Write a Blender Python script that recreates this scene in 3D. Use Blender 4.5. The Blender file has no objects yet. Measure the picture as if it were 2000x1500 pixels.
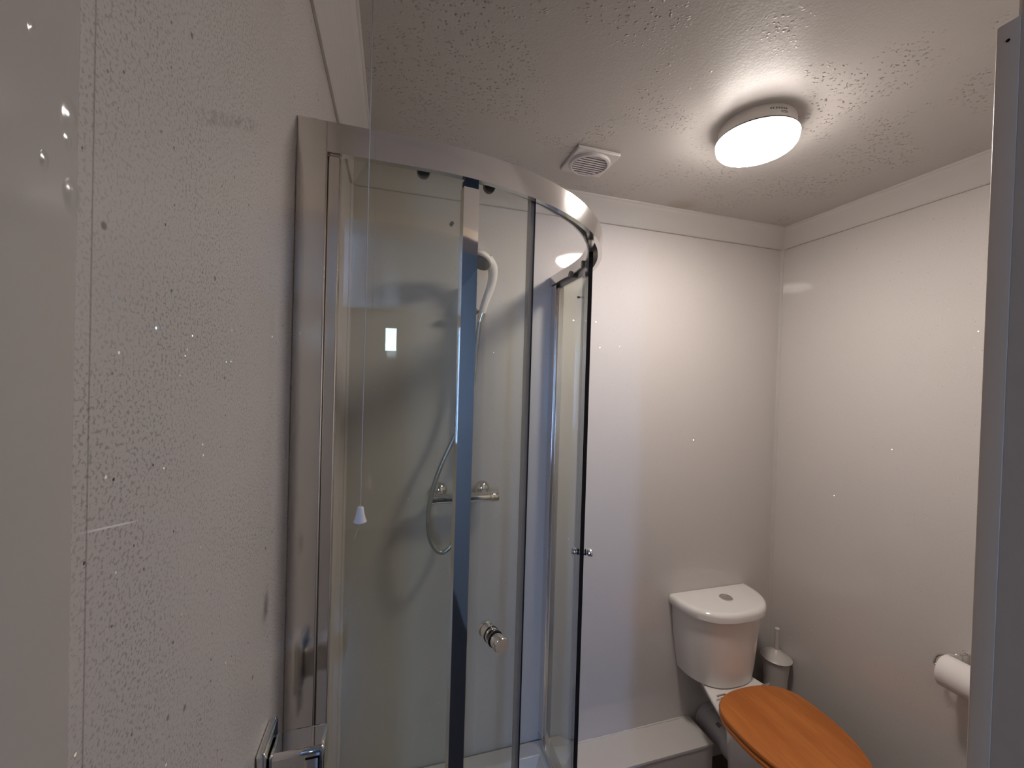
import bpy, bmesh, math, random
from mathutils import Vector, Matrix
random.seed(7)
C = bpy.context.scene.collection
SC = bpy.context.scene
PI = math.pi

# ------------------------------------------------------------------ camera, world, exposure
W, H = 1.9689, 2.5045          # room width, ceiling height
YF = -1.27                     # inner face of the door wall
cam = bpy.data.cameras.new('camera'); camo = bpy.data.objects.new('camera', cam); C.objects.link(camo)
yaw, pit, rol = 0.28575, -0.01085, 0.0292
Fv = Vector((math.sin(yaw)*math.cos(pit), math.cos(yaw)*math.cos(pit), math.sin(pit)))
Rt = Vector((math.cos(yaw), -math.sin(yaw), 0)); Up = Rt.cross(Fv)
R_ = Rt*math.cos(rol) + Up*math.sin(rol); U_ = Up*math.cos(rol) - Rt*math.sin(rol)
M = Matrix((R_, U_, -Fv)).transposed().to_4x4(); M.translation = Vector((0.1608, -1.5334, 1.7566))
camo.matrix_world = M
cam.sensor_width = 36; cam.lens = 788.05/2000*36; cam.clip_start = 0.01
SC.camera = camo
wd = bpy.data.worlds.new('world'); SC.world = wd; wd.use_nodes = True
wd.node_tree.nodes['Background'].inputs[0].default_value = (0.55, 0.65, 0.85, 1)
wd.node_tree.nodes['Background'].inputs[1].default_value = 0.05
SC.view_settings.view_transform = 'Standard'; SC.view_settings.look = 'None'
SC.view_settings.gamma = 1; SC.view_settings.use_curve_mapping = False
SC.view_settings.exposure = 0.0
LAMP = 112.0       # downward face of the lamp diffuser
LAMP_SIDE = 19.0   # its rolled rim, away from the LED board
WINDOW = 12.0
WINDOW_TALL = 46.0

# ------------------------------------------------------------------ node helpers / materials
class NT:
    def __init__(s, name):
        s.m = bpy.data.materials.new(name); s.m.use_nodes = True; s.t = s.m.node_tree
        s.t.nodes.clear(); s.out = s.t.nodes.new('ShaderNodeOutputMaterial')
    def n(s, typ, **kw):
        o = s.t.nodes.new('ShaderNode'+typ)
        for k, v in kw.items(): setattr(o, k, v)
        return o
    def l(s, a, b): s.t.links.new(a, b)
    def val(s, sock, v):
        if hasattr(v, 'is_output') or isinstance(v, bpy.types.NodeSocket): s.l(v, sock)
        else: sock.default_value = v
    def math(s, op, a, b=0.0, c=0.0, clamp=False):
        o = s.n('Math', operation=op); o.use_clamp = clamp
        s.val(o.inputs[0], a); s.val(o.inputs[1], b); s.val(o.inputs[2], c); return o.outputs[0]
    def ss(s, x, a, b):    # smoothstep 0..1 as x goes a -> b
        o = s.n('MapRange', interpolation_type='SMOOTHSTEP')
        s.val(o.inputs[0], x); o.inputs[1].default_value = a; o.inputs[2].default_value = b
        return o.outputs[0]
    def mix(s, f, a, b):
        o = s.n('Mix', data_type='RGBA'); s.val(o.inputs[0], f); s.val(o.inputs[6], a); s.val(o.inputs[7], b); return o.outputs[2]
    def coord(s): return s.n('TexCoord').outputs['Object']
    def noise(s, co, sc, det=2.0, rough=0.5):
        o = s.n('TexNoise'); s.l(co, o.inputs['Vector']); o.inputs['Scale'].default_value = sc
        o.inputs['Detail'].default_value = det; o.inputs['Roughness'].default_value = rough; return o.outputs[0]
    def voro(s, co, sc, feat='F1'):
        o = s.n('TexVoronoi', feature=feat); s.l(co, o.inputs['Vector']); o.inputs['Scale'].default_value = sc; return o
    def bump(s, h, st, dist, normal=None):
        o = s.n('Bump'); s.l(h, o.inputs['Height']); o.inputs['Strength'].default_value = st; o.inputs['Distance'].default_value = dist
        if normal: s.l(normal, o.inputs['Normal'])
        return o.outputs[0]
    def pbsdf(s, col=(.8,.8,.8), rough=.5, metal=0., spec=.5, **kw):
        b = s.n('BsdfPrincipled')
        s.val(b.inputs['Base Color'], col if not isinstance(col, tuple) else (*col, 1))
        s.val(b.inputs['Roughness'], rough); s.val(b.inputs['Metallic'], metal)
        b.inputs['Specular IOR Level'].default_value = spec
        for k, v in kw.items(): s.val(b.inputs[k.replace('_', ' ')], v)
        s.l(b.outputs[0], s.out.inputs[0]); return b

def simple(name, col, rough=.4, metal=0., spec=.5, var=0.03, bump=0.0, bscale=300, coat=0.):
    m = NT(name); co = m.coord()
    nz = m.noise(co, 25, 3)
    f = m.math('MULTIPLY_ADD', nz, 2*var, 1-var)
    mul = m.n('Mix', data_type='RGBA', blend_type='MULTIPLY'); mul.inputs[0].default_value = 1
    mul.inputs[6].default_value = (*col, 1)
    cb = m.n('CombineColor'); [m.l(f, cb.inputs[i]) for i in range(3)]
    m.l(cb.outputs[0], mul.inputs[7])
    b = m.pbsdf(mul.outputs[2], rough, metal, spec)
    b.inputs['Coat Weight'].default_value = coat
    if bump: m.l(m.bump(m.noise(co, bscale, 2), bump, .0005), b.inputs['Normal'])
    return m.m

WALLC = (.600, .562, .535)
def wall_material(name, left=False):
    m = NT(name); co = m.coord()
    n1 = m.noise(co, 370 if left else 320, 3, .6); n2 = m.noise(co, 6, 2)
    fleck = m.ss(n1, .50, .63)
    amt = m.ss(n2, .35, .65)
    f = m.math('MULTIPLY', fleck, m.math('MULTIPLY_ADD', amt, .34 if left else .08, .36 if left else .08))
    col = m.mix(f, (*WALLC, 1), (WALLC[0]*.50, WALLC[1]*.47, WALLC[2]*.46, 1))
    # pale plastic flecks of the panel
    n3 = m.noise(co, 520, 1, .5)
    col = m.mix(m.math('MULTIPLY', m.ss(n3, .62, .72), .10), col, (.68, .65, .62, 1))
    if left:
        v = m.voro(co, 28); s_ = m.n('SeparateColor'); m.l(v.outputs['Color'], s_.inputs[0])
        big = m.math('MULTIPLY', m.ss(s_.outputs[0], .80, .81), m.ss(v.outputs['Distance'], .10, .05))
        col = m.mix(m.math('MULTIPLY', big, .65), col, (.12, .09, .07, 1))
        sep = m.n('SeparateXYZ'); m.l(co, sep.inputs[0]); Y, Z = sep.outputs[1], sep.outputs[2]
        def seg(y0, z0, y1, z1, hw):
            L = math.hypot(y1-y0, z1-z0); ty, tz = (y1-y0)/L, (z1-z0)/L
            dy = m.math('SUBTRACT', Y, y0); dz = m.math('SUBTRACT', Z, z0)
            u = m.math('ADD', m.math('MULTIPLY', dy, ty), m.math('MULTIPLY', dz, tz))
            w = m.math('ABSOLUTE', m.math('SUBTRACT', m.math('MULTIPLY', dy, tz), m.math('MULTIPLY', dz, ty)))
            a = m.math('MULTIPLY', m.ss(u, -.004, .02), m.ss(u, L+.004, L-.02))
            return m.math('MULTIPLY', a, m.ss(w, hw, hw*.3))
        sm = m.math('MULTIPLY', seg(-1.141, 1.965, -.990, 2.045, .009), m.ss(m.noise(co, 120), .35, .6))
        col = m.mix(m.math('MULTIPLY', sm, .26), col, (.10, .08, .07, 1))
        col = m.mix(m.math('MULTIPLY', seg(-1.262, 1.667, -1.205, 1.655, .0009), .9), col, (.95, .92, .9, 1))
        col = m.mix(m.math('MULTIPLY', m.ss(m.math('ABSOLUTE', m.math('ADD', Y, 1.2545)), .0010, .0003), .45), col, (.12, .10, .09, 1))
    b = m.pbsdf(col, .20 if left else .05, 0., .5)
    # glitter flakes set in the panel
    v = m.voro(co, 95); s_ = m.n('SeparateColor'); m.l(v.outputs['Color'], s_.inputs[0])
    fl = m.math('MULTIPLY', m.ss(s_.outputs[2], .45 if left else .72, .455 if left else .725), m.ss(v.outputs['Distance'], .11, .09))
    fl = m.math('GREATER_THAN', fl, .4)
    m.l(fl, b.inputs['Metallic'])
    col2 = m.mix(fl, col, (.95, .93, .9, 1)); m.l(col2, b.inputs['Base Color'])
    m.l(m.math('MULTIPLY_ADD', fl, -.12 if left else .03, .20 if left else .05), b.inputs['Roughness'])
    vs = m.n('VectorMath', operation='SUBTRACT'); m.l(v.outputs['Color'], vs.inputs[0]); vs.inputs[1].default_value = (.5, .5, .5)
    vm = m.n('VectorMath', operation='SCALE'); m.l(vs.outputs[0], vm.inputs[0]); m.l(m.math('MULTIPLY', fl, .9), vm.inputs['Scale'])
    geo = m.n('NewGeometry'); 
    bmp = m.bump(m.noise(co, 14, 2), .10, .002)
    va = m.n('VectorMath', operation='ADD'); m.l(bmp, va.inputs[0]); m.l(vm.outputs[0], va.inputs[1])
    vn = m.n('VectorMath', operation='NORMALIZE'); m.l(va.outputs[0], vn.inputs[0])
    m.l(vn.outputs[0], b.inputs['Normal'])
    return m.m

def ceiling_material():
    m = NT('textured ceiling paint'); co = m.coord()
    base = (.55, .515, .485, 1)
    # brown damp stain beside the coving
    d = m.n('VectorMath', operation='DISTANCE'); m.l(co, d.inputs[0]); d.inputs[1].default_value = (1.30, -.10, H)
    st = m.math('MULTIPLY', m.ss(m.math('MULTIPLY_ADD', m.noise(co, 30, 3), .07, d.outputs['Value']), .13, .045), .42)
    col = m.mix(st, base, (.33, .25, .15, 1))
    b = m.pbsdf(col, .38, 0., .45)
    mp = m.n('Mapping'); m.l(co, mp.inputs[0]); mp.inputs['Scale'].default_value = (1, 1.25, 1); mp.inputs['Rotation'].default_value = (0, 0, .4)
    wob = m.n('TexNoise'); m.l(mp.outputs[0], wob.inputs['Vector']); wob.inputs['Scale'].default_value = 55
    ad = m.n('VectorMath', operation='MULTIPLY_ADD'); m.l(wob.outputs[1], ad.inputs[0]); ad.inputs[1].default_value = (.016,)*3; m.l(mp.outputs[0], ad.inputs[2])
    v = m.voro(ad.outputs[0], 105, 'SMOOTH_F1'); v.inputs['Smoothness'].default_value = .4
    s_ = m.n('SeparateColor'); m.l(v.outputs['Color'], s_.inputs[0])
    clus = m.ss(m.noise(co, 4.5, 3), .43, .60)
    lump = m.math('MULTIPLY', m.math('MULTIPLY', m.ss(v.outputs['Distance'], .42, .08), m.ss(s_.outputs[0], .30, .85)), clus)
    fine = m.noise(co, 160, 4, .65)
    mid = m.noise(co, 38, 2, .5)
    hgt = m.math('ADD', m.math('MULTIPLY', lump, 1.0), m.math('ADD', m.math('MULTIPLY', fine, .16), m.math('MULTIPLY', mid, .10)))
    m.l(m.bump(hgt, 1.0, .0046), b.inputs['Normal'])
    return m.m

def glass_material(name, tint=(.955, .960, .935), haze=.0):
    m = NT(name)
    geo = m.n('NewGeometry')
    d = m.n('VectorMath', operation='DOT_PRODUCT'); m.l(geo.outputs['Normal'], d.inputs[0]); m.l(geo.outputs['Incoming'], d.inputs[1])
    c = m.math('ABSOLUTE', d.outputs['Value']); f = m.math('POWER', m.math('SUBTRACT', 1., c, clamp=True), 5.)
    fac = m.math('MULTIPLY_ADD', f, .96, .04)
    tr = m.n('BsdfTransparent'); tr.inputs[0].default_value = (*tint, 1)
    gl = m.n('BsdfGlossy'); gl.inputs['Roughness'].default_value = .0; gl.inputs[0].default_value = (1, 1, 1, 1)
    mx = m.n('MixShader'); m.l(fac, mx.inputs[0]); m.l(tr.outputs[0], mx.inputs[1]); m.l(gl.outputs[0], mx.inputs[2])
    out = mx.outputs[0]
    if haze:
        co = m.coord(); df = m.n('BsdfDiffuse'); df.inputs[0].default_value = (.75, .76, .72, 1)
        hz = m.math('MULTIPLY', m.math('MULTIPLY_ADD', m.noise(co, 5, 3), .8, .6), haze)
        m2 = m.n('MixShader'); m.l(hz, m2.inputs[0]); m.l(out, m2.inputs[1]); m.l(df.outputs[0], m2.inputs[2]); out = m2.outputs[0]
    m.l(out, m.out.inputs[0]); return m.m

def seal_material():
    m = NT('translucent door seal'); co = m.coord()
    tr = m.n('BsdfTransparent'); tr.inputs[0].default_value = (.80, .76, .70, 1)
    b = m.n('BsdfPrincipled'); b.inputs['Base Color'].default_value = (.46, .42, .37, 1); b.inputs['Roughness'].default_value = .3
    mx = m.n('MixShader'); m.l(m.math('MULTIPLY_ADD', m.noise(co, 20), .12, .34), mx.inputs[0]); m.l(tr.outputs[0], mx.inputs[1]); m.l(b.outputs[0], mx.inputs[2])
    m.l(mx.outputs[0], m.out.inputs[0]); return m.m

def wood_material(name, dark=1.0):
    m = NT(name); co = m.coord()
    mp = m.n('Mapping'); m.l(co, mp.inputs[0]); mp.inputs['Scale'].default_value = (9, 1.3, 9); mp.inputs['Rotation'].default_value = (0, 0, -.12)
    n1 = m.noise(mp.outputs[0], 2.2, 4, .6)
    mp2 = m.n('Mapping'); m.l(co, mp2.inputs[0]); mp2.inputs['Scale'].default_value = (60, 4, 60); mp2.inputs['Rotation'].default_value = (0, 0, -.12)
    n2 = m.noise(mp2.outputs[0], 4, 4, .6)
    f = m.math('ADD', m.math('MULTIPLY', m.ss(n1, .35, .65), .65), m.math('MULTIPLY', n2, .45), clamp=True)
    a = (.42*dark, .118*dark, .022*dark, 1); bcol = (.60*dark, .205*dark, .046*dark, 1)
    # tongue lines between the glued staves
    sep = m.n('SeparateXYZ'); m.l(co, sep.inputs[0])
    col = m.mix(f, a, bcol)
    st = m.math('ABSOLUTE', m.math('SUBTRACT', m.math('FRACT', m.math('MULTIPLY', sep.outputs[0], 14.)), .5))
    col = m.mix(m.math('MULTIPLY', m.ss(st, .02, .0), .25), col, (.16, .05, .015, 1))
    b = m.pbsdf(col, .38, 0., .4)
    m.l(m.bump(n2, .1, .0006), b.inputs['Normal'])
    return m.m

def emit(name, col, st, rim=None):
    m = NT(name); e = m.n('Emission'); e.inputs[0].default_value = (*col, 1); e.inputs[1].default_value = st
    m.l(e.outputs[0], m.out.inputs[0]); return m.m

MW = wall_material('glitter wall panel'); MWL = wall_material('speckled glitter wall panel', True)
MC = ceiling_material()
MCOV = simple('white coving', (.60, .565, .535), .32, var=.02)
MTRIM = simple('white gloss trim', (.52, .485, .45), .14, var=.03, bump=.25, bscale=35)
MFRAME = simple('white satin door frame', (.74, .61, .48), .35, var=.03, bump=.1, bscale=120)
MJOINT = simple('dark joint', (.36, .33, .30), .6)
MLIN = simple('shaded door lining paint', (.56, .455, .35), .45, var=.06)  # darker copy of the frame colour; the lining's shade is painted in
MFLOOR = simple('brown vinyl floor', (.10, .065, .05), .35, var=.15)
MHALL = simple('hallway paint', (.42, .375, .33), .6)
MGL = glass_material('clear shower glass', haze=.006)
MGD = glass_material('sliding door glass', (.945, .955, .925), haze=.006)
MCHR = simple('polished chrome', (.78, .77, .76), .05, 1., var=.01)
MSIL = simple('polished silver aluminium', (.76, .73, .70), .11, .9, var=.02)
MSATIN = simple('satin silver aluminium', (.80, .76, .72), .11, 1., var=.02)
MSEAL = seal_material(); MBLK = simple('black rubber', (.016, .012, .010), .8, spec=.15)
MBUMP = simple('dark blue stopper', (.018, .026, .034), .5, spec=.2)
MROLL = simple('grey plastic wheel', (.16, .12, .11), .4)
MTRAY = simple('white acrylic tray', (.78, .76, .74), .18, var=.01)
MCER = simple('white ceramic', (.80, .77, .74), .07, var=.01, coat=.3)
MPLW = simple('white plastic', (.66, .62, .60), .25, var=.01)
MFAN = simple('white fan plastic', (.66, .62, .61), .35, var=.01)
MFANI = simple('dark fan duct shade', (.08, .07, .068), .7)  # near-black colour stands in for the shade inside the duct
MLAMPB = simple('white lamp base plastic', (.78, .74, .71), .35, var=.01)
MHALLF = MHALL
MHEAD = simple('cream shower plastic', (.80, .75, .70), .14, var=.01)
MHOSE = simple('smooth silver shower hose', (.42, .43, .42), .22, .7, var=.03)
MWOOD = wood_material('antique pine seat'); MWOOD2 = wood_material('pale pine seat ring', 1.25)
MPIPE = simple('grey white soil pipe', (.62, .60, .62), .35, var=.04)
MPAPER = simple('toilet paper', (.80, .76, .73), .9, spec=.1, bump=.6, bscale=250)
MCARD = simple('brown cardboard core', (.10, .07, .05), .9)
MBOX = simple('pipe boxing panel', (.62, .585, .55), .25, var=.03)
MGREY = simple('grey print', (.22, .21, .20), .6)
MCORD = simple('pale cord', (.42, .39, .35), .7)
MBRUSH = simple('pale brush plastic', (.55, .515, .485), .3, var=.02)
def lamp_material():
    m = NT('lit lamp diffuser'); g = m.n('NewGeometry'); sp = m.n('SeparateXYZ'); m.l(g.outputs['Normal'], sp.inputs[0])
    dn = m.math('MULTIPLY', sp.outputs[2], -1.)
    st = m.math('MULTIPLY_ADD', m.ss(dn, .15, .75), LAMP-LAMP_SIDE, m.math('MULTIPLY', m.ss(dn, -.25, .15), LAMP_SIDE))
    e = m.n('Emission'); e.inputs[0].default_value = (1.0, .915, .855, 1); m.l(st, e.inputs[1]); m.l(e.outputs[0], m.out.inputs[0]); return m.m
MDIFF = lamp_material()
MPANE = emit('daylit window pane', (.55, .75, 1.0), WINDOW)
MPANE2 = emit('blue daylit tall pane', (.30, .52, 1.0), WINDOW_TALL)

# ------------------------------------------------------------------ mesh helpers
def ob(name, bm, mat, parent=None, smooth=False, bevel=0, seg=2):
    bmesh.ops.remove_doubles(bm, verts=bm.verts, dist=1e-6)
    bmesh.ops.recalc_face_normals(bm, faces=bm.faces)
    me = bpy.data.meshes.new(name); bm.to_mesh(me); bm.free()
    me.materials.append(mat)
    o = bpy.data.objects.new(name, me); C.objects.link(o)
    if smooth:
        for p in me.polygons: p.use_smooth = True
        try: me.set_sharp_from_angle(angle=math.radians(40))
        except Exception: pass
    if bevel:
        b = o.modifiers.new('bevel', 'BEVEL'); b.width = bevel; b.segments = seg; b.limit_method = 'ANGLE'
        if not smooth:
            for p in me.polygons: p.use_smooth = True
            try: me.set_sharp_from_angle(angle=math.radians(40))
            except Exception: pass
    if parent: 
        o.parent = parent
        o.matrix_parent_inverse = Matrix.Translation(-parent.location)
    return o
def thing(name, label, cat, loc=(0, 0, 0), group=None):
    o = bpy.data.objects.new(name, None); C.objects.link(o); o.location = loc; o.empty_display_size = .05
    o['label'] = label; o['category'] = cat
    if group: o['group'] = group
    return o
def tag(o, label, cat): o['label'] = label; o['category'] = cat; return o
def struct(name, bm, mat, **kw): o = ob(name, bm, mat, **kw); o['kind'] = 'structure'; return o
def box(bm, a, b):
    v = [bm.verts.new((x, y, z)) for x in (a[0], b[0]) for y in (a[1], b[1]) for z in (a[2], b[2])]
    for f in ((0,1,3,2),(4,6,7,5),(0,4,5,1),(2,3,7,6),(0,2,6,4),(1,5,7,3)): bm.faces.new([v[i] for i in f])
    return bm
def nb(): return bmesh.new()
def bx(a, b): return box(nb(), a, b)
def lathe(bm, prof, M=Matrix(), n=40, cap=True):
    rings = []
    for r, z in prof:
        rings.append([bm.verts.new(M @ Vector((r*math.cos(2*PI*i/n), r*math.sin(2*PI*i/n), z))) for i in range(n)])
    for a, b in zip(rings, rings[1:]):
        for i in range(n): bm.faces.new((a[i], a[(i+1) % n], b[(i+1) % n], b[i]))
    if cap: bm.faces.new(rings[0]); bm.faces.new(rings[-1])
    return bm
def axis(loc, d):     # matrix whose local z points along d
    q = Vector(d).to_track_quat('Z', 'Y'); return Matrix.Translation(loc) @ q.to_matrix().to_4x4()
def loft(bm, secs, cap=True):   # secs: list of closed point lists
    rings = [[bm.verts.new(p) for p in s] for s in secs]
    n = len(rings[0])
    for a, b in zip(rings, rings[1:]):
        for i in range(n): bm.faces.new((a[i], a[(i+1) % n], b[(i+1) % n], b[i]))
    if cap: bm.faces.new(rings[0]); bm.faces.new(rings[-1])
    return bm
def smooth_path(P, k=10):
    P = [Vector(p) for p in P]; Q = [P[0]*2-P[1]] + P + [P[-1]*2-P[-2]]; out = []
    for i in range(1, len(Q)-2):
        for j in range(k):
            t = j/k; a, b, c, d = Q[i-1:i+3]
            out.append(.5*((2*b)+(c-a)*t+(2*a-5*b+4*c-d)*t*t+(3*b-a-3*c+d)*t**3))
    return out + [P[-1]]
def tube(bm, P, r, n=12):
    P = [Vector(p) for p in P]; up = Vector((.13, .31, .94)); secs = []
    for i, p in enumerate(P):
        t = (P[min(i+1, len(P)-1)] - P[max(i-1, 0)]).normalized()
        s = t.cross(up).normalized(); u = s.cross(t); up = u
        rr = r[i] if isinstance(r, (list, tuple)) else r
        secs.append([p + s*rr*math.cos(2*PI*j/n) + u*rr*math.sin(2*PI*j/n) for j in range(n)])
    return loft(bm, secs)
def prism(bm, pts, z0, z1): return loft(bm, [[(x, y, z0) for x, y in pts], [(x, y, z1) for x, y in pts]])

# ------------------------------------------------------------------ the room
TH = .1
struct('floor', bx((-1.0, -5.05, -.1), (W+TH, TH, 0)), MFLOOR)
struct('ceiling', bx((-1.0, -5.05, H), (W+TH, TH, H+.1)), MC)
struct('wall_left', bx((-.08, YF, 0), (0, TH, H)), MWL)
struct('wall_back', bx((0, 0, 0), (W, TH, H)), MW)
struct('wall_right', bx((W, YF-.1, 0), (W+TH, TH, H)), MW)
DX, DZ = .750, 2.20
b = nb(); box(b, (DX+.03, YF-.13, 0), (W, YF, H)); box(b, (-.08, YF-.13, DZ+.03), (DX+.03, YF, H))
struct('wall_front', b, MW)
# hallway behind the camera, lit by its own small window
struct('wall_hall_left', bx((-1.0, -5.05, 0), (-.9, YF-.13, H)), MHALL)
struct('wall_hall_right', bx((1.35, -5.05, 0), (1.45, YF-.13, H)), MHALL)
struct('wall_hall_return', bx((-.9, YF-.23, 0), (-.08, YF-.13, H)), MHALL)
WX0, WX1, WZ0, WZ1 = .050, .190, 2.04, 2.32
VX0, VX1, VZ0, VZ1 = -.655, -.425, .95, 2.38
b = nb(); YH0, YH1 = -4.98, -4.88
for a, c in (((-.9, YH0, 0), (VX0, YH1, H)), ((VX0, YH0, 0), (VX1, YH1, VZ0)), ((VX0, YH0, VZ1), (VX1, YH1, H)), ((VX1, YH0, 0), (WX0, YH1, H)),
             ((WX0, YH0, 0), (WX1, YH1, WZ0)), ((WX0, YH0, WZ1), (WX1, YH1, H)), ((WX1, YH0, 0), (1.35, YH1, H))): box(b, a, c)
struct('wall_hall_far', b, MHALL)
for k, (x0, x1, z0, z1, mp) in enumerate(((WX0, WX1, WZ0, WZ1, MPANE), (VX0, VX1, VZ0, VZ1, MPANE2))):
    wf = nb()
    for a, c in (((x0, -4.95, z0), (x0+.01, -4.885, z1)), ((x1-.01, -4.95, z0), (x1, -4.885, z1)), ((x0+.01, -4.95, z0), (x1-.01, -4.885, z0+.01)), ((x0+.01, -4.95, z1-.01), (x1-.01, -4.885, z1))): box(wf, a, c)
    win = struct('window_%d' % (k+1), wf, MFRAME)
    ob('pane', bx((x0+.01, -4.93, z0+.01), (x1-.01, -4.92, z1-.01)), mp, win)

# coving: concave moulding with a lip on the ceiling side
CA, CB = .0756, .0791
def coving_profile():
    P = [(0, H-CB), (.006, H-CB), (.010, H-CB+.004)]
    for i in range(1, 8):
        t = i/8; x = .010 + (CA-.016)*t; z = H-CB+.004 + (CB-.014)*t + .006*math.sin(PI*t); P.append((x, z))
    P += [(CA-.006, H-.008), (CA-.003, H-.007), (CA, H-.005), (CA, H), (0, H)]
    return P
def coving(name, f0, f1):     # f(d, z) -> point at each mitred end
    P = coving_profile(); b = nb(); loft(b, [[f0(d, z) for d, z in P], [f1(d, z) for d, z in P]])
    return struct(name, b, MCOV)
coving('trim_coving_back', lambda d, z: (d, -d, z), lambda d, z: (W-d, -d, z))
coving('trim_coving_right', lambda d, z: (W-d, -d, z), lambda d, z: (W-d, YF+d, z))
coving('trim_coving_left', lambda d, z: (d, -d, z), lambda d, z: (d, YF+d, z))
coving('trim_coving_front', lambda d, z: (d, YF+d, z), lambda d, z: (W-d, YF+d, z))
# sealant joint line under the coving, inside corner trims of the panels
struct('trim_corner_right', prism(nb(), [(W, 0), (W-.011, 0), (W-.0105, -.0025), (W-.0025, -.0105), (W, -.011)], 0, H-CB), MTRIM)
struct('trim_corner_left', prism(nb(), [(0, 0), (.011, 0), (.0105, -.0025), (.0025, -.0105), (0, -.011)], .283, H-CB), MTRIM)
b = nb(); box(b, (.02, -.0012, H-CB-.0013), (W-.02, .0, H-CB)); box(b, (W-.0012, -1.25, H-CB-.0013), (W, -.02, H-CB)); box(b, (0, -1.25, H-CB-.0013), (.0012, -.02, H-CB))
struct('trim_joint', b, MJOINT)
# door lining
b = nb(); box(b, (-.08, YF-.13, 0), (.003, YF+.001, DZ))
o = struct('door_1', b, MTRIM, bevel=.002)
for y, z, rr in ((-1.2765, 1.881, .0042), (-1.2745, 1.843, .0040), (-1.2775, 1.869, .0022), (-1.291, 1.852, .0020), (-1.299, 1.907, .0018)):
    ob('highlight_bump', lathe(nb(), [(max(1.5*rr*q/8, .0001), .28*rr*(1-(q/8)**2)**2) for q in range(8, -1, -1)], Matrix.Translation((.003, y, z)) @ Matrix.Rotation(PI/2, 4, 'Y') @ Matrix.Scale(1.7, 4, (1, 0, 0)), 20), MTRIM, o, smooth=True)  # paint bumps added and shaped to catch lamp highlights on the lining
P = [(DX, YF), (DX, YF-.0145), (DX+.030, YF-.0145), (DX+.030, YF), (DX+.005, YF+.004), (DX+.001, YF+.003)]
d2 = struct('door_2', prism(nb(), P, 0, 2.134), MFRAME, bevel=.0006)
ob('lining', bx((DX+.0003, YF-.13, 0), (DX+.034, YF-.0147, DZ)), MLIN, d2)
struct('trim_door_head', bx((.003, YF-.13, DZ), (DX+.034, YF+.002, DZ+.03)), MFRAME)
struct('trim_screw_hole', lathe(nb(), [(.0, 0), (.0016, 0), (.0016, .0004), (0, .0004)], axis((DX-.0002, YF-.006, 2.115), (-1, 0, 0)), 12, False), MBLK)

# ------------------------------------------------------------------ shower enclosure
S, RR, ZT, ZB = .80, .60, 2.1749, .285
L1 = S-RR; LA = RR*PI/2; LT = 2*L1+LA
def epath(u, d):
    if u < L1: return (u, -(S-d))
    if u > L1+LA: return (S-d, -(L1-(u-L1-LA)))
    a = (u-L1)/RR; r = RR-d; return (L1+r*math.sin(a), -L1-r*math.cos(a))
def ewall(bm, u0, u1, d0, d1, z0, z1, steps=None):
    n = steps or max(2, int((u1-u0)/.012)); us = [u0+(u1-u0)*i/n for i in range(n+1)]
    for extra in (L1, L1+LA):
        if u0 < extra < u1: us.append(extra)
    us = sorted(us); secs = []
    for u in us:
        a, c = epath(u, d0), epath(u, d1)
        secs.append([(a[0], a[1], z0), (a[0], a[1], z1), (c[0], c[1], z1), (c[0], c[1], z0)])
    return loft(bm, secs)
def enormal(u, d=0.0):
    a = min(max((u-L1)/RR, 0), PI/2); return Vector((math.sin(a), -math.cos(a), 0))

enc = thing('shower_enclosure', 'curved corner shower enclosure of clear glass with silver frame and two open sliding doors', 'shower enclosure', (0, -S, ZB))
# top and bottom rails
b = nb(); ewall(b, 0, LT, 0, .004, ZT-.050, ZT); ewall(b, 0, LT, .004, .042, ZT-.012, ZT); ewall(b, 0, LT, .038, .042, ZT-.036, ZT-.012); ewall(b, 0, LT, .004, .012, ZT-.050, ZT-.044)
ob('top_rail', b, MSIL, enc, smooth=True)
b = nb(); ewall(b, 0, LT, .0, .036, ZB, ZB+.03)
ob('bottom_rail', b, MSIL, enc, smooth=True)
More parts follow.
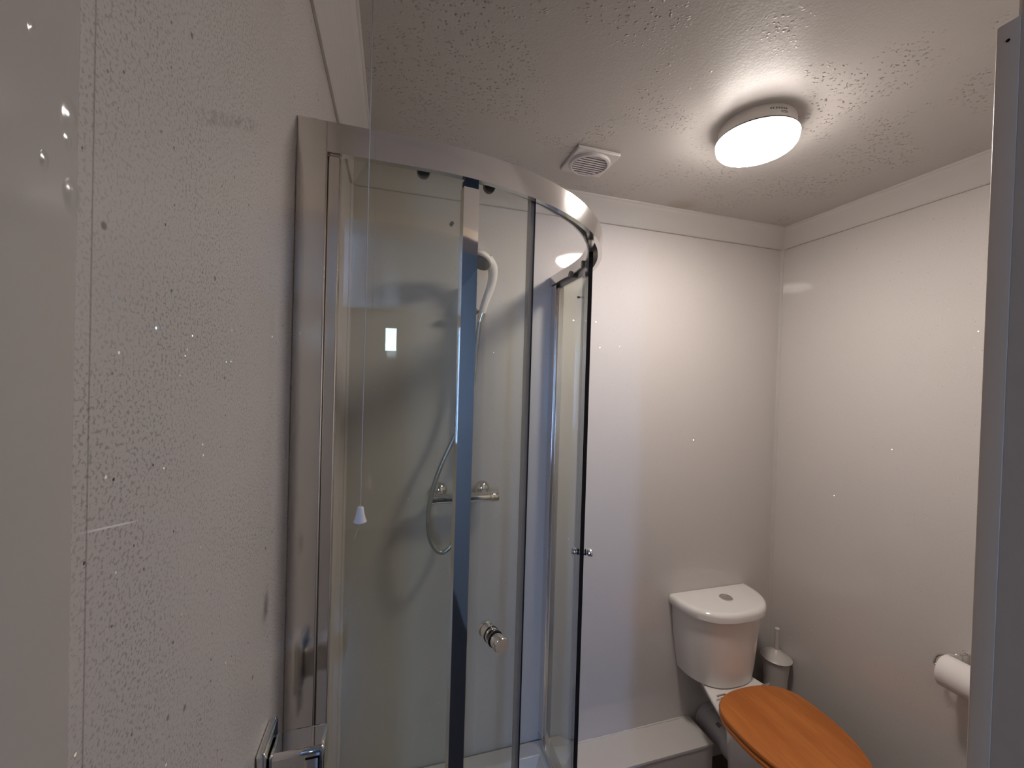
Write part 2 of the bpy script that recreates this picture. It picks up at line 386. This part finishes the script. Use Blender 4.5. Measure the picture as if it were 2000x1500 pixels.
# wall profiles
b = nb(); box(b, (0.0, -S-.001, ZB), (.047, -S+.034, ZT+.001)); o = ob('wall_profile', b, MSATIN, enc, bevel=.0025)
ob('inner_channel', bx((.047, -S+.006, ZB+.03), (.066, -S+.028, ZT-.052)), MSATIN, enc, bevel=.002)
b = nb(); box(b, (S-.034, -.047, ZB), (S+.001, 0, ZT+.001)); ob('wall_profile', b, MSATIN, enc, bevel=.0025)
ob('inner_channel', bx((S-.028, -.066, ZB+.03), (S-.006, -.047, ZT-.052)), MSATIN, enc, bevel=.002)
E0, E1 = .277, .307
for side in (0, 1):
    f = (lambda u: u) if side == 0 else (lambda u: LT-u)
    def rng(a, c): a, c = f(a), f(c); return (min(a, c), max(a, c))
    g = ob('fixed_panel', ewall(nb(), *rng(.050, E0+.006), .013, .018, ZB+.03, ZT-.02), MGL, enc, smooth=True)
    ob('edge_profile', ewall(nb(), *rng(E0, E1), .003, .025, ZB+.03, ZT-.066, 4), MCHR, g, smooth=True)
    ob('stopper', ewall(nb(), *rng(E0+.003, E1-.001), .005, .026, ZT-.066, ZT-.050, 3), MBUMP, g)
    ufree = L1 + RR*math.radians(24.6)
    dr = ob('sliding_door', ewall(nb(), *rng(.085, ufree-.010), .028, .034, ZB+.035, ZT-.034), MGD, enc, smooth=True)
    ob('door_seal', ewall(nb(), *rng(ufree-.013, ufree-.002), .026, .036, ZB+.035, ZT-.034, 3), MSEAL, dr, smooth=True)
    ob('magnet_strip', ewall(nb(), *rng(ufree-.002, ufree+.001), .025, .037, ZB+.035, ZT-.030, 2), MBLK, dr, smooth=True)
    # pair of roller wheels at the top corners of each door
    for uu in (.205, .345):
        p = epath(f(uu), .042); nrm = enormal(f(uu))
        ob('roller', lathe(nb(), [(0, -.005), (.011, -.005), (.012, -.003), (.012, .003), (.011, .005), (0, .005)], axis((p[0], p[1], ZT-.037), nrm), 24, False), MROLL, dr, smooth=True)
    p = epath(f(.262), .031)
    ob('bolt', lathe(nb(), [(0, -.0045), (.0035, -.0045), (.0035, .0045), (0, .0045)], axis((p[0], p[1], ZT-.128), enormal(f(.262))), 16, False), MROLL, dr, smooth=True)
    # round double door knob
    ku = L1 + RR*math.radians(17.2) if side == 0 else f(ufree-.016)
    p = epath(ku, .031); nrm = enormal(ku); kz = 1.232 if side == 0 else 1.238
    kb = nb()
    prof = [(0, .003), (.0115, .003), (.0115, .010), (.009, .012), (.009, .020), (.0135, .024), (.0140, .036), (.0125, .039), (0, .0395)]
    if not side: prof = [(0, .003), (.0135, .003), (.0150, .0055), (.0150, .0255), (.0138, .0262), (.0138, .0275), (.0160, .0285), (.0160, .0335), (.0145, .0355), (0, .0360)]
    if side: prof = [(r*.85, z*.82) for r, z in prof]
    for sg in (1, -1): lathe(kb, prof, axis((p[0], p[1], kz), nrm*sg), 28, False)
    k = ob('knob', kb, MCHR, dr, smooth=True)
    rb = nb()
    for sg in (1, -1): lathe(rb, [(prof[3][0]+.0003, prof[2][1]+.0012), (prof[3][0]+.0016, prof[2][1]+.0022), (prof[3][0]+.0016, prof[2][1]+.0045), (prof[3][0]+.0003, prof[2][1]+.0055)], axis((p[0], p[1], kz), nrm*sg), 28, False)
    kk = ob('knob_ring', rb, MBLK, dr, smooth=True)

# tray on its plinth
tr = thing('shower_tray', 'white quadrant shower tray under the curved glass enclosure', 'shower tray', (0, 0, 0))
def quad(off, z):
    s = S+.012-off; r = RR+.012-off; P = [(.002+off*0, -.002)]
    P = [(off+.001, -off-.001), (off+.001, -s)]
    for i in range(19):
        a = i/18*PI/2; P.append((S+.012-RR-.012+r*math.sin(a), -(S-RR)-r*math.cos(a)))
    P.append((s, -off-.001)); return [(x, y, z) for x, y in P]
b = nb(); loft(b, [quad(.0, .15), quad(0, .277), quad(.006, ZB-.0005), quad(.055, ZB-.0005), quad(.065, ZB-.008), quad(.085, ZB-.034), quad(.20, ZB-.038)])
ob('basin', b, MTRAY, tr, smooth=True)
b = nb(); loft(b, [quad(.012, .0), quad(.012, .1495)]); ob('plinth', b, MBOX, tr)
ob('waste_cover', lathe(nb(), [(.045, 0), (.045, .004), (.03, .007), (0, .008)], Matrix.Translation((.35, -.35, ZB-.0378)), 32, False), MCHR, tr, smooth=True)

# ------------------------------------------------------------------ shower fittings on the back wall
va = thing('shower_valve', 'chrome thermostatic bar shower valve on the back wall inside the enclosure', 'shower valve', (.415, -.06, 1.315))
b = nb(); lathe(b, [(0, -.100), (.015, -.100), (.0175, -.098), (.0175, .098), (.015, .100), (0, .100)], axis((.418, -.062, 1.315), (1, 0, 0)), 28, False)
lathe(b, [(0, 0), (.010, 0), (.010, .028), (0, .028)], axis((.418, -.062, 1.303), (0, 0, -1)), 18, False)
ob('body', b, MCHR, va, smooth=True)
for xx, sg in ((.320, -1), (.516, 1)):
    lb = nb(); lathe(lb, [(0, 0), (.0165, 0), (.0165, .003), (.020, .005), (.020, .033), (.018, .036), (0, .036)], axis((xx, -.062, 1.315), (sg, 0, 0)), 28, False)
    ob('control_knob', lb, MCHR, va, smooth=True)
for xx in (.336, .500):
    lb = nb(); lathe(lb, [(0, 0), (.032, 0), (.032, .004), (.028, .014), (.018, .024), (.012, .026), (.012, .058), (0, .058)], axis((xx, -.0005, 1.332), (0, -1, -.16)), 32, False)
    ob('wall_flange', lb, MCHR, va, smooth=True)

rail = thing('shower_riser_rail', 'slim chrome shower riser rail on the back wall above the bar valve', 'shower rail', (.437, -.05, 1.45))
b = nb(); tube(b, [(.437, -.048, 1.46), (.437, -.048, 2.12)], .0085, 16); ob('rail', b, MCHR, rail, smooth=True)
for z in (1.475, 2.105):
    ob('bracket', lathe(nb(), [(0, 0), (.014, 0), (.013, .03), (.012, .058), (0, .058)], axis((.437, -.0005, z), (0, -1, 0)), 24, False), MCHR, rail, smooth=True)
b = nb(); lathe(b, [(0, -.046), (.009, -.046), (.0105, -.042), (.0085, -.032), (.007, -.026), (.013, -.018), (.013, .018), (.007, .024), (.011, .032), (.012, .042), (.009, .047), (0, .047)], axis((.432, -.06, 2.004), (1, 0, 0)), 24, False)
ob('slider_clamp', b, MCHR, rail, smooth=True)

hs = thing('shower_handset', 'cream round-headed shower handset clipped on the riser rail with looping silver hose', 'shower head', (.455, -.09, 2.0))
hp = smooth_path([(.462, -.082, 1.985), (.474, -.092, 2.035), (.492, -.108, 2.10), (.488, -.132, 2.150), (.462, -.150, 2.178)], 8)
b = nb(); tube(b, hp, [.0125+.0075*(i/(len(hp)-1)) for i in range(len(hp))], 18); ob('handle', b, MHEAD, hs, smooth=True)
lb = nb(); lathe(lb, [(0, .016), (.020, .014), (.034, .006), (.042, -.006), (.043, -.014), (.040, -.018), (0, -.020)], axis((.442, -.165, 2.170), (.40, .30, .87)), 36, False)
ob('head', lb, MHEAD, hs, smooth=True)
ob('spray_face', lathe(nb(), [(0, -.0195), (.034, -.0185), (.034, -.0215), (0, -.0225)], axis((.442, -.165, 2.170), (.40, .30, .87)), 32, False), MGREY, hs, smooth=True)
b = nb(); tube(b, [(.466, -.086, 1.998), (.458, -.079, 1.965)], .0125, 16); ob('hose_nut', b, MCHR, hs, smooth=True)
hp = smooth_path([(.458, -.079, 1.965), (.450, -.075, 1.88), (.438, -.080, 1.74), (.398, -.084, 1.60), (.330, -.088, 1.44), (.300, -.09, 1.34), (.290, -.092, 1.25), (.302, -.09, 1.175), (.336, -.09, 1.132),
                  (.372, -.088, 1.15), (.400, -.08, 1.20), (.416, -.068, 1.26), (.418, -.062, 1.268)], 10)
b = nb(); tube(b, hp, .0080, 12); ob('hose', b, MHOSE, hs, smooth=True)

# ------------------------------------------------------------------ pull cord
pc = thing('pull_cord', 'light pull cord with white acorn hanging in front of the shower enclosure', 'pull cord', (.117, -.88, H))
b = nb(); lathe(b, [(0, 0), (.040, 0), (.040, .016), (.034, .024), (.012, .028), (0, .028)], axis((.117, -.88, H), (0, 0, -1)), 32, False); ob('ceiling_switch', b, MPLW, pc, smooth=True)
b = nb(); tube(b, [(.117, -.88, 2.48), (.1172, -.88, 2.0), (.117, -.88, 1.553)], .0008, 8); ob('cord', b, MCORD, pc, smooth=True)
b = nb(); lathe(b, [(0, .0), (.0040, 0), (.0048, -.001), (.0062, -.010), (.0085, -.019), (.0098, -.0225), (.0085, -.024), (0, -.024)], Matrix.Translation((.117, -.88, 1.5555)), 24, False); ob('acorn', b, MPLW, pc, smooth=True)
b = nb(); tube(b, [(.117, -.88, 1.533), (.114, -.8805, 1.522), (.110, -.881, 1.508)], .0007, 8); ob('cord_tail', b, MCORD, pc, smooth=True)

# ------------------------------------------------------------------ ceiling lamp and fan
LX, LY = 1.1416, -.6068
lp = thing('ceiling_light', 'round white lit bulkhead light on the textured ceiling', 'ceiling light', (LX, LY, H))
b = nb(); lathe(b, [(0, 0), (.0957, 0), (.0975, .004), (.0985, .034), (.094, .0365), (0, .0365)], axis((LX, LY, H), (0, 0, -1)), 64, False); base = ob('base', b, MLAMPB, lp, smooth=True)
b = nb(); lathe(b, [(.092, .0365), (.1035, .0368), (.1055, .041), (.1045, .050), (.1020, .060), (.0960, .0675), (.085, .0720), (.06, .0755), (0, .0770)], axis((LX, LY, H), (0, 0, -1)), 64, True); ob('diffuser', b, MDIFF, lp, smooth=True)
# faint print and two tiny holes on the base rim
b = nb()
def rimbox(a0, a1, z0, z1):
    secs = []
    for i in range(3):
        a = math.radians(a0+(a1-a0)*i/2); c, s = math.cos(a), math.sin(a)
        r0, r1 = .0965, .0991
        secs.append([(LX+r0*c, LY+r0*s, H-z0), (LX+r1*c, LY+r1*s, H-z0), (LX+r1*c, LY+r1*s, H-z1), (LX+r0*c, LY+r0*s, H-z1)])
    loft(b, secs)
for a in (-119, -115.5): rimbox(a, a+1.6, .012, .016)
for a in (-111, -107, -103, -99, -95): rimbox(a, a+2.0, .012, .0155)
for z in (.020, .0235): rimbox(-103, -92, z, z+.001)
ob('printed_marks', b, MGREY, base)

FX, FY = .777, -.286
fan = thing('extractor_fan', 'square white ceiling extractor fan with round louvred grille', 'extractor fan', (FX, FY, H))
b = nb(); box(b, (FX-.076, FY-.074, H-.012), (FX+.076, FY+.074, H)); ob('face_plate', b, MFAN, fan, bevel=.003)
b = nb(); lathe(b, [(.0690, .012), (.0690, .017), (.0670, .020), (.0605, .0212), (.0585, .020), (.0585, .012), (.0690, .012)], axis((FX, FY, H), (0, 0, -1)), 56, False)
ob('grille_ring', b, MFAN, fan, smooth=True)
b = nb(); lathe(b, [(0, .0125), (.0585, .0125), (.0585, .0135), (0, .0135)], axis((FX, FY, H), (0, 0, -1)), 40, False); ob('duct_opening', b, MFANI, fan)
b = nb()
for i in range(-4, 5):
    y = i*.0126; w = math.sqrt(max(.0585**2-y*y, 0))
    if w < .01: continue
    P = [(-.0020, .0172), (.0004, .0168), (.0028, .0196), (.0004, .0204)]
    loft(b, [[(FX-w, FY+y+dy, H-dz) for dy, dz in P], [(FX+w, FY+y+dy, H-dz) for dy, dz in P]])
ob('louvres', b, MFAN, fan)

# ------------------------------------------------------------------ pipe boxing
bo = thing('pipe_boxing', 'low white boxed-in pipe ledge along the back wall left of the toilet', 'pipe boxing', (1.16, -.07, 0))
XB0, XB1, YB, ZX = S+.014, 1.512, -.150, .2272
ob('top_board', bx((XB0, YB, ZX-.012), (XB1, -.0005, ZX)), MBOX, bo, bevel=.0012)
ob('front_board', bx((XB0, YB+.003, 0.0), (XB1-.002, YB+.013, ZX-.012)), MW, bo)
ob('end_board', bx((XB1-.014, YB+.013, 0.0), (XB1-.003, -.001, ZX-.012)), MW, bo)
b = nb(); sp = [(XB0+.01+(XB1-XB0-.03)*i/40, -.0035+.002*random.random(), ZX+.001+.0012*random.random()) for i in range(41)]
tube(b, sp, [.0022+.0022*random.random() for _ in sp], 8); ob('sealant_bead', b, MPLW, bo, smooth=True)

# ------------------------------------------------------------------ toilet
TX = 1.596
to = thing('toilet', 'white close-coupled toilet with orange wooden seat in the far corner', 'toilet', (TX, -.3, 0))
def dshape(hw, dep, x0, yb=-.002, n=28, e=2.6, flat=.20):
    # straight back, bowed front
    P = [(x0-hw, yb), (x0-hw, yb-dep*flat)]
    for i in range(1, n):
        a = PI - PI*i/n; ca, sa = math.cos(a), math.sin(a)
        P.append((x0+hw*math.copysign(abs(ca)**(2/e), ca), yb-dep*flat-(dep*(1-flat))*abs(sa)**(2/1.9)))
    P += [(x0+hw, yb-dep*flat), (x0+hw, yb)]
    return P
def sec(P, z): return [(x, y, z) for x, y in P]
b = nb(); loft(b, [sec(dshape(.150, .160, TX+.004), .4700), sec(dshape(.164, .176, TX+.003), .476), sec(dshape(.176, .182, TX+.002), .54), sec(dshape(.190, .185, TX), .64), sec(dshape(.200, .193, TX), .745), sec(dshape(.201, .194, TX), .766)])
ob('cistern', b, MCER, to, smooth=True)
LXc = TX
b = nb(); loft(b, [sec(dshape(.202, .196, LXc), .7665), sec(dshape(.212, .206, LXc), .768), sec(dshape(.216, .211, LXc), .773), sec(dshape(.217, .212, LXc), .795), sec(dshape(.214, .209, LXc), .804), sec(dshape(.206, .201, LXc), .8095), sec(dshape(.19, .185, LXc, -.008), .8105)])
ob('cistern_lid', b, MCER, to, smooth=True)
b = nb(); lathe(b, [(0, 0), (.028, 0), (.028, .003), (.025, .0055), (.022, .0055), (.0215, .004), (.018, .0045), (0, .006)], Matrix.Translation((TX+.012, -.092, .8105)), 36, False)
ob('flush_button', b, MCHR, to, smooth=True)
def egg(hw, yb, yf, z, e=2.3, n=48, back=.62):
    ym = yb-(yb-yf)*.42; P = []
    for i in range(n):
        a = 2*PI*i/n; c, s = math.cos(a), math.sin(a)
        x = TX-.008+hw*math.copysign(abs(c)**(2/e), c)
        if s > 0: y = ym+(yb-ym)*abs(s)**(2/3.6)
        else: y = ym-(ym-yf)*abs(s)**(2/1.98)
        P.append((x, y, z))
    return P
b = nb(); loft(b, [egg(.105, -.195, -.52, 0), egg(.102, -.195, -.515, .03), egg(.085, -.20, -.48, .12), egg(.095, -.195, -.50, .22), egg(.138, -.205, -.59, .33), egg(.168, -.225, -.645, .41), egg(.176, -.225, -.652, .452), egg(.172, -.23, -.648, .458),
                   egg(.120, -.30, -.60, .457), egg(.105, -.31, -.58, .42), egg(.07, -.34, -.50, .30)])
ob('pan', b, MCER, to, smooth=True)
b = nb(); P0 = [(-.085, -.03), (.105, -.03), (.140, -.170), (.172, -.27), (-.172, -.27), (-.138, -.170)]
loft(b, [[(TX-.004+x*.6, y*.95, .38) for x, y in P0], [(TX-.004+x*.97, y, .452) for x, y in P0], [(TX-.004+x, y, .458) for x, y in P0], [(TX-.004+x*.99, y, .4695) for x, y in P0]])
ob('cistern_shelf', b, MCER, to, bevel=.004)
YS, YE = -.214, -.668
b = nb(); loft(b, [egg(.196, YS-.008, YE+.006, .4625), egg(.200, YS-.006, YE+.002, .466), egg(.201, YS-.006, YE+.002, .478), egg(.197, YS-.008, YE+.006, .4835),
                   egg(.115, YS-.09, YE+.10, .4835), egg(.115, YS-.09, YE+.10, .4625)], cap=False)
bm_fix = b; 
ob('seat_ring', b, MWOOD2, to, smooth=True)
b = nb(); loft(b, [egg(.195, YS-.004, YE+.006, .4865), egg(.2, YS, YE, .489), egg(.202, YS, YE-.002, .498), egg(.199, YS-.003, YE+.002, .504), egg(.190, YS-.010, YE+.012, .507), egg(.10, YS-.1, YE+.12, .509)])
ob('seat_lid', b, MWOOD, to, smooth=True)
for sx in (-.155, .155):
    b = nb(); lathe(b, [(0, 0), (.012, 0), (.012, .002), (.006, .0028), (0, .0028)], Matrix.Translation((TX+sx*.75, YS-.016, .4832)), 20, False)
    tube(b, [(TX+sx*.75-.02, YS+.001, .4905), (TX+sx*.75+.02, YS+.001, .4905)], .0035, 12)
    ob('hinge', b, MCHR, to, smooth=True)
# soil pipe behind the pan
pp = thing('waste_pipe', 'grey white soil pipe connector between the pipe boxing and the toilet pan', 'pipe', (1.60, -.1, 0))
b = nb(); P = [(.0, 0), (.058, 0), (.058, .025), (.0535, .028), (.0535, .145), (.061, .150), (.061, .185), (.056, .19), (0, .19)]
lathe(b, P, axis((1.606, -.001, .212), (.0, -1, -.02)), 36, False); ob('connector', b, MPIPE, pp, smooth=True)
b = nb()
c0 = Vector((1.606, -.105, .210)); 
secs = []
for i in range(4):
    a = math.radians(112+i*6); secs.append([c0+Vector((.0542*math.cos(a), y, .0542*math.sin(a))) for y in (-.011, .011)]+[c0+Vector((.0530*math.cos(a), y, .0530*math.sin(a))) for y in (.011, -.011)])
loft(b, secs); ob('printed_mark', b, MGREY, pp)

# toilet brush in the corner
tb = thing('toilet_brush', 'pale plastic toilet brush holder in the corner right of the cistern', 'toilet brush', (1.895, -.085, 0))
CB_ = (1.903, -.10)
b = nb(); lathe(b, [(0, .0), (.050, .0), (.050, .01), (.044, .02), (.047, .40), (.055, .492), (.052, .495), (0, .495)], Matrix.Translation((CB_[0], CB_[1], 0)), 36, False); ob('holder', b, MBRUSH, tb, smooth=True)
b = nb(); lathe(b, [(0, .496), (.060, .496), (.064, .503), (.050, .515), (.022, .527), (.010, .54), (.008, .60), (.010, .635), (0, .642)], Matrix.Translation((CB_[0], CB_[1], 0)), 36, False); ob('handle', b, MBRUSH, tb, smooth=True)

# toilet roll and its holder on the right wall
rx, rz, ry0, ry1 = 1.905, .853, -.685, -.785
hd = thing('toilet_roll_holder', 'small chrome toilet roll holder plate on the right wall', 'toilet roll holder', (W, -.715, .9))
ob('wall_plate', bx((W-.008, -.745, .868), (W-.0003, -.700, .918)), MCHR, hd, bevel=.002)
b = nb(); tube(b, smooth_path([(W-.006, -.712, .910), (W-.025, -.712, .913), (W-.042, -.708, .912), (W-.050, -.69, .905), (W-.056, -.664, .885), (rx, -.660, rz+.012), (rx, -.665, rz+.004), (rx, -.70, rz+.003), (rx, -.77, rz+.003)], 6), .0038, 10)
ob('arm', b, MCHR, hd, smooth=True)
b = nb(); M1 = axis((rx, ry0, rz), (0, -1, 0)); Lr = ry0-ry1
lathe(b, [(.020, 0), (.0485, 0), (.050, .0015), (.050, Lr-.0015), (.0485, Lr), (.020, Lr), (.020, 0)], M1, 48, False)
rl = thing('toilet_roll', 'white toilet paper roll hanging on the right wall by the door frame', 'toilet roll', (rx, -.72, rz))
ob('paper', b, MPAPER, rl, smooth=True)
b = nb(); lathe(b, [(.0185, .001), (.0199, .001), (.0199, Lr-.001), (.0185, Lr-.001), (.0185, .001)], M1, 32, False); ob('core', b, MCARD, rl, smooth=True)

# chrome bracket low on the left wall beside the shower post
br = thing('towel_bracket', 'square chrome towel bracket on the left wall beside the shower frame', 'towel bracket', (0, -.915, 1.2))
ob('wall_plate', bx((.0003, -.945, 1.172), (.012, -.880, 1.256)), MCHR, br, bevel=.003)
b = nb(); box(b, (.012, -.935, 1.185), (.082, -.890, 1.242)); ob('arm', b, MCHR, br, bevel=.006, seg=3)
b = nb(); box(b, (.058, -.9355, 1.229), (.076, -.9345, 1.2315)); box(b, (.0738, -.9355, 1.200), (.076, -.9345, 1.2315)); o = ob('slot', b, MBLK, br)
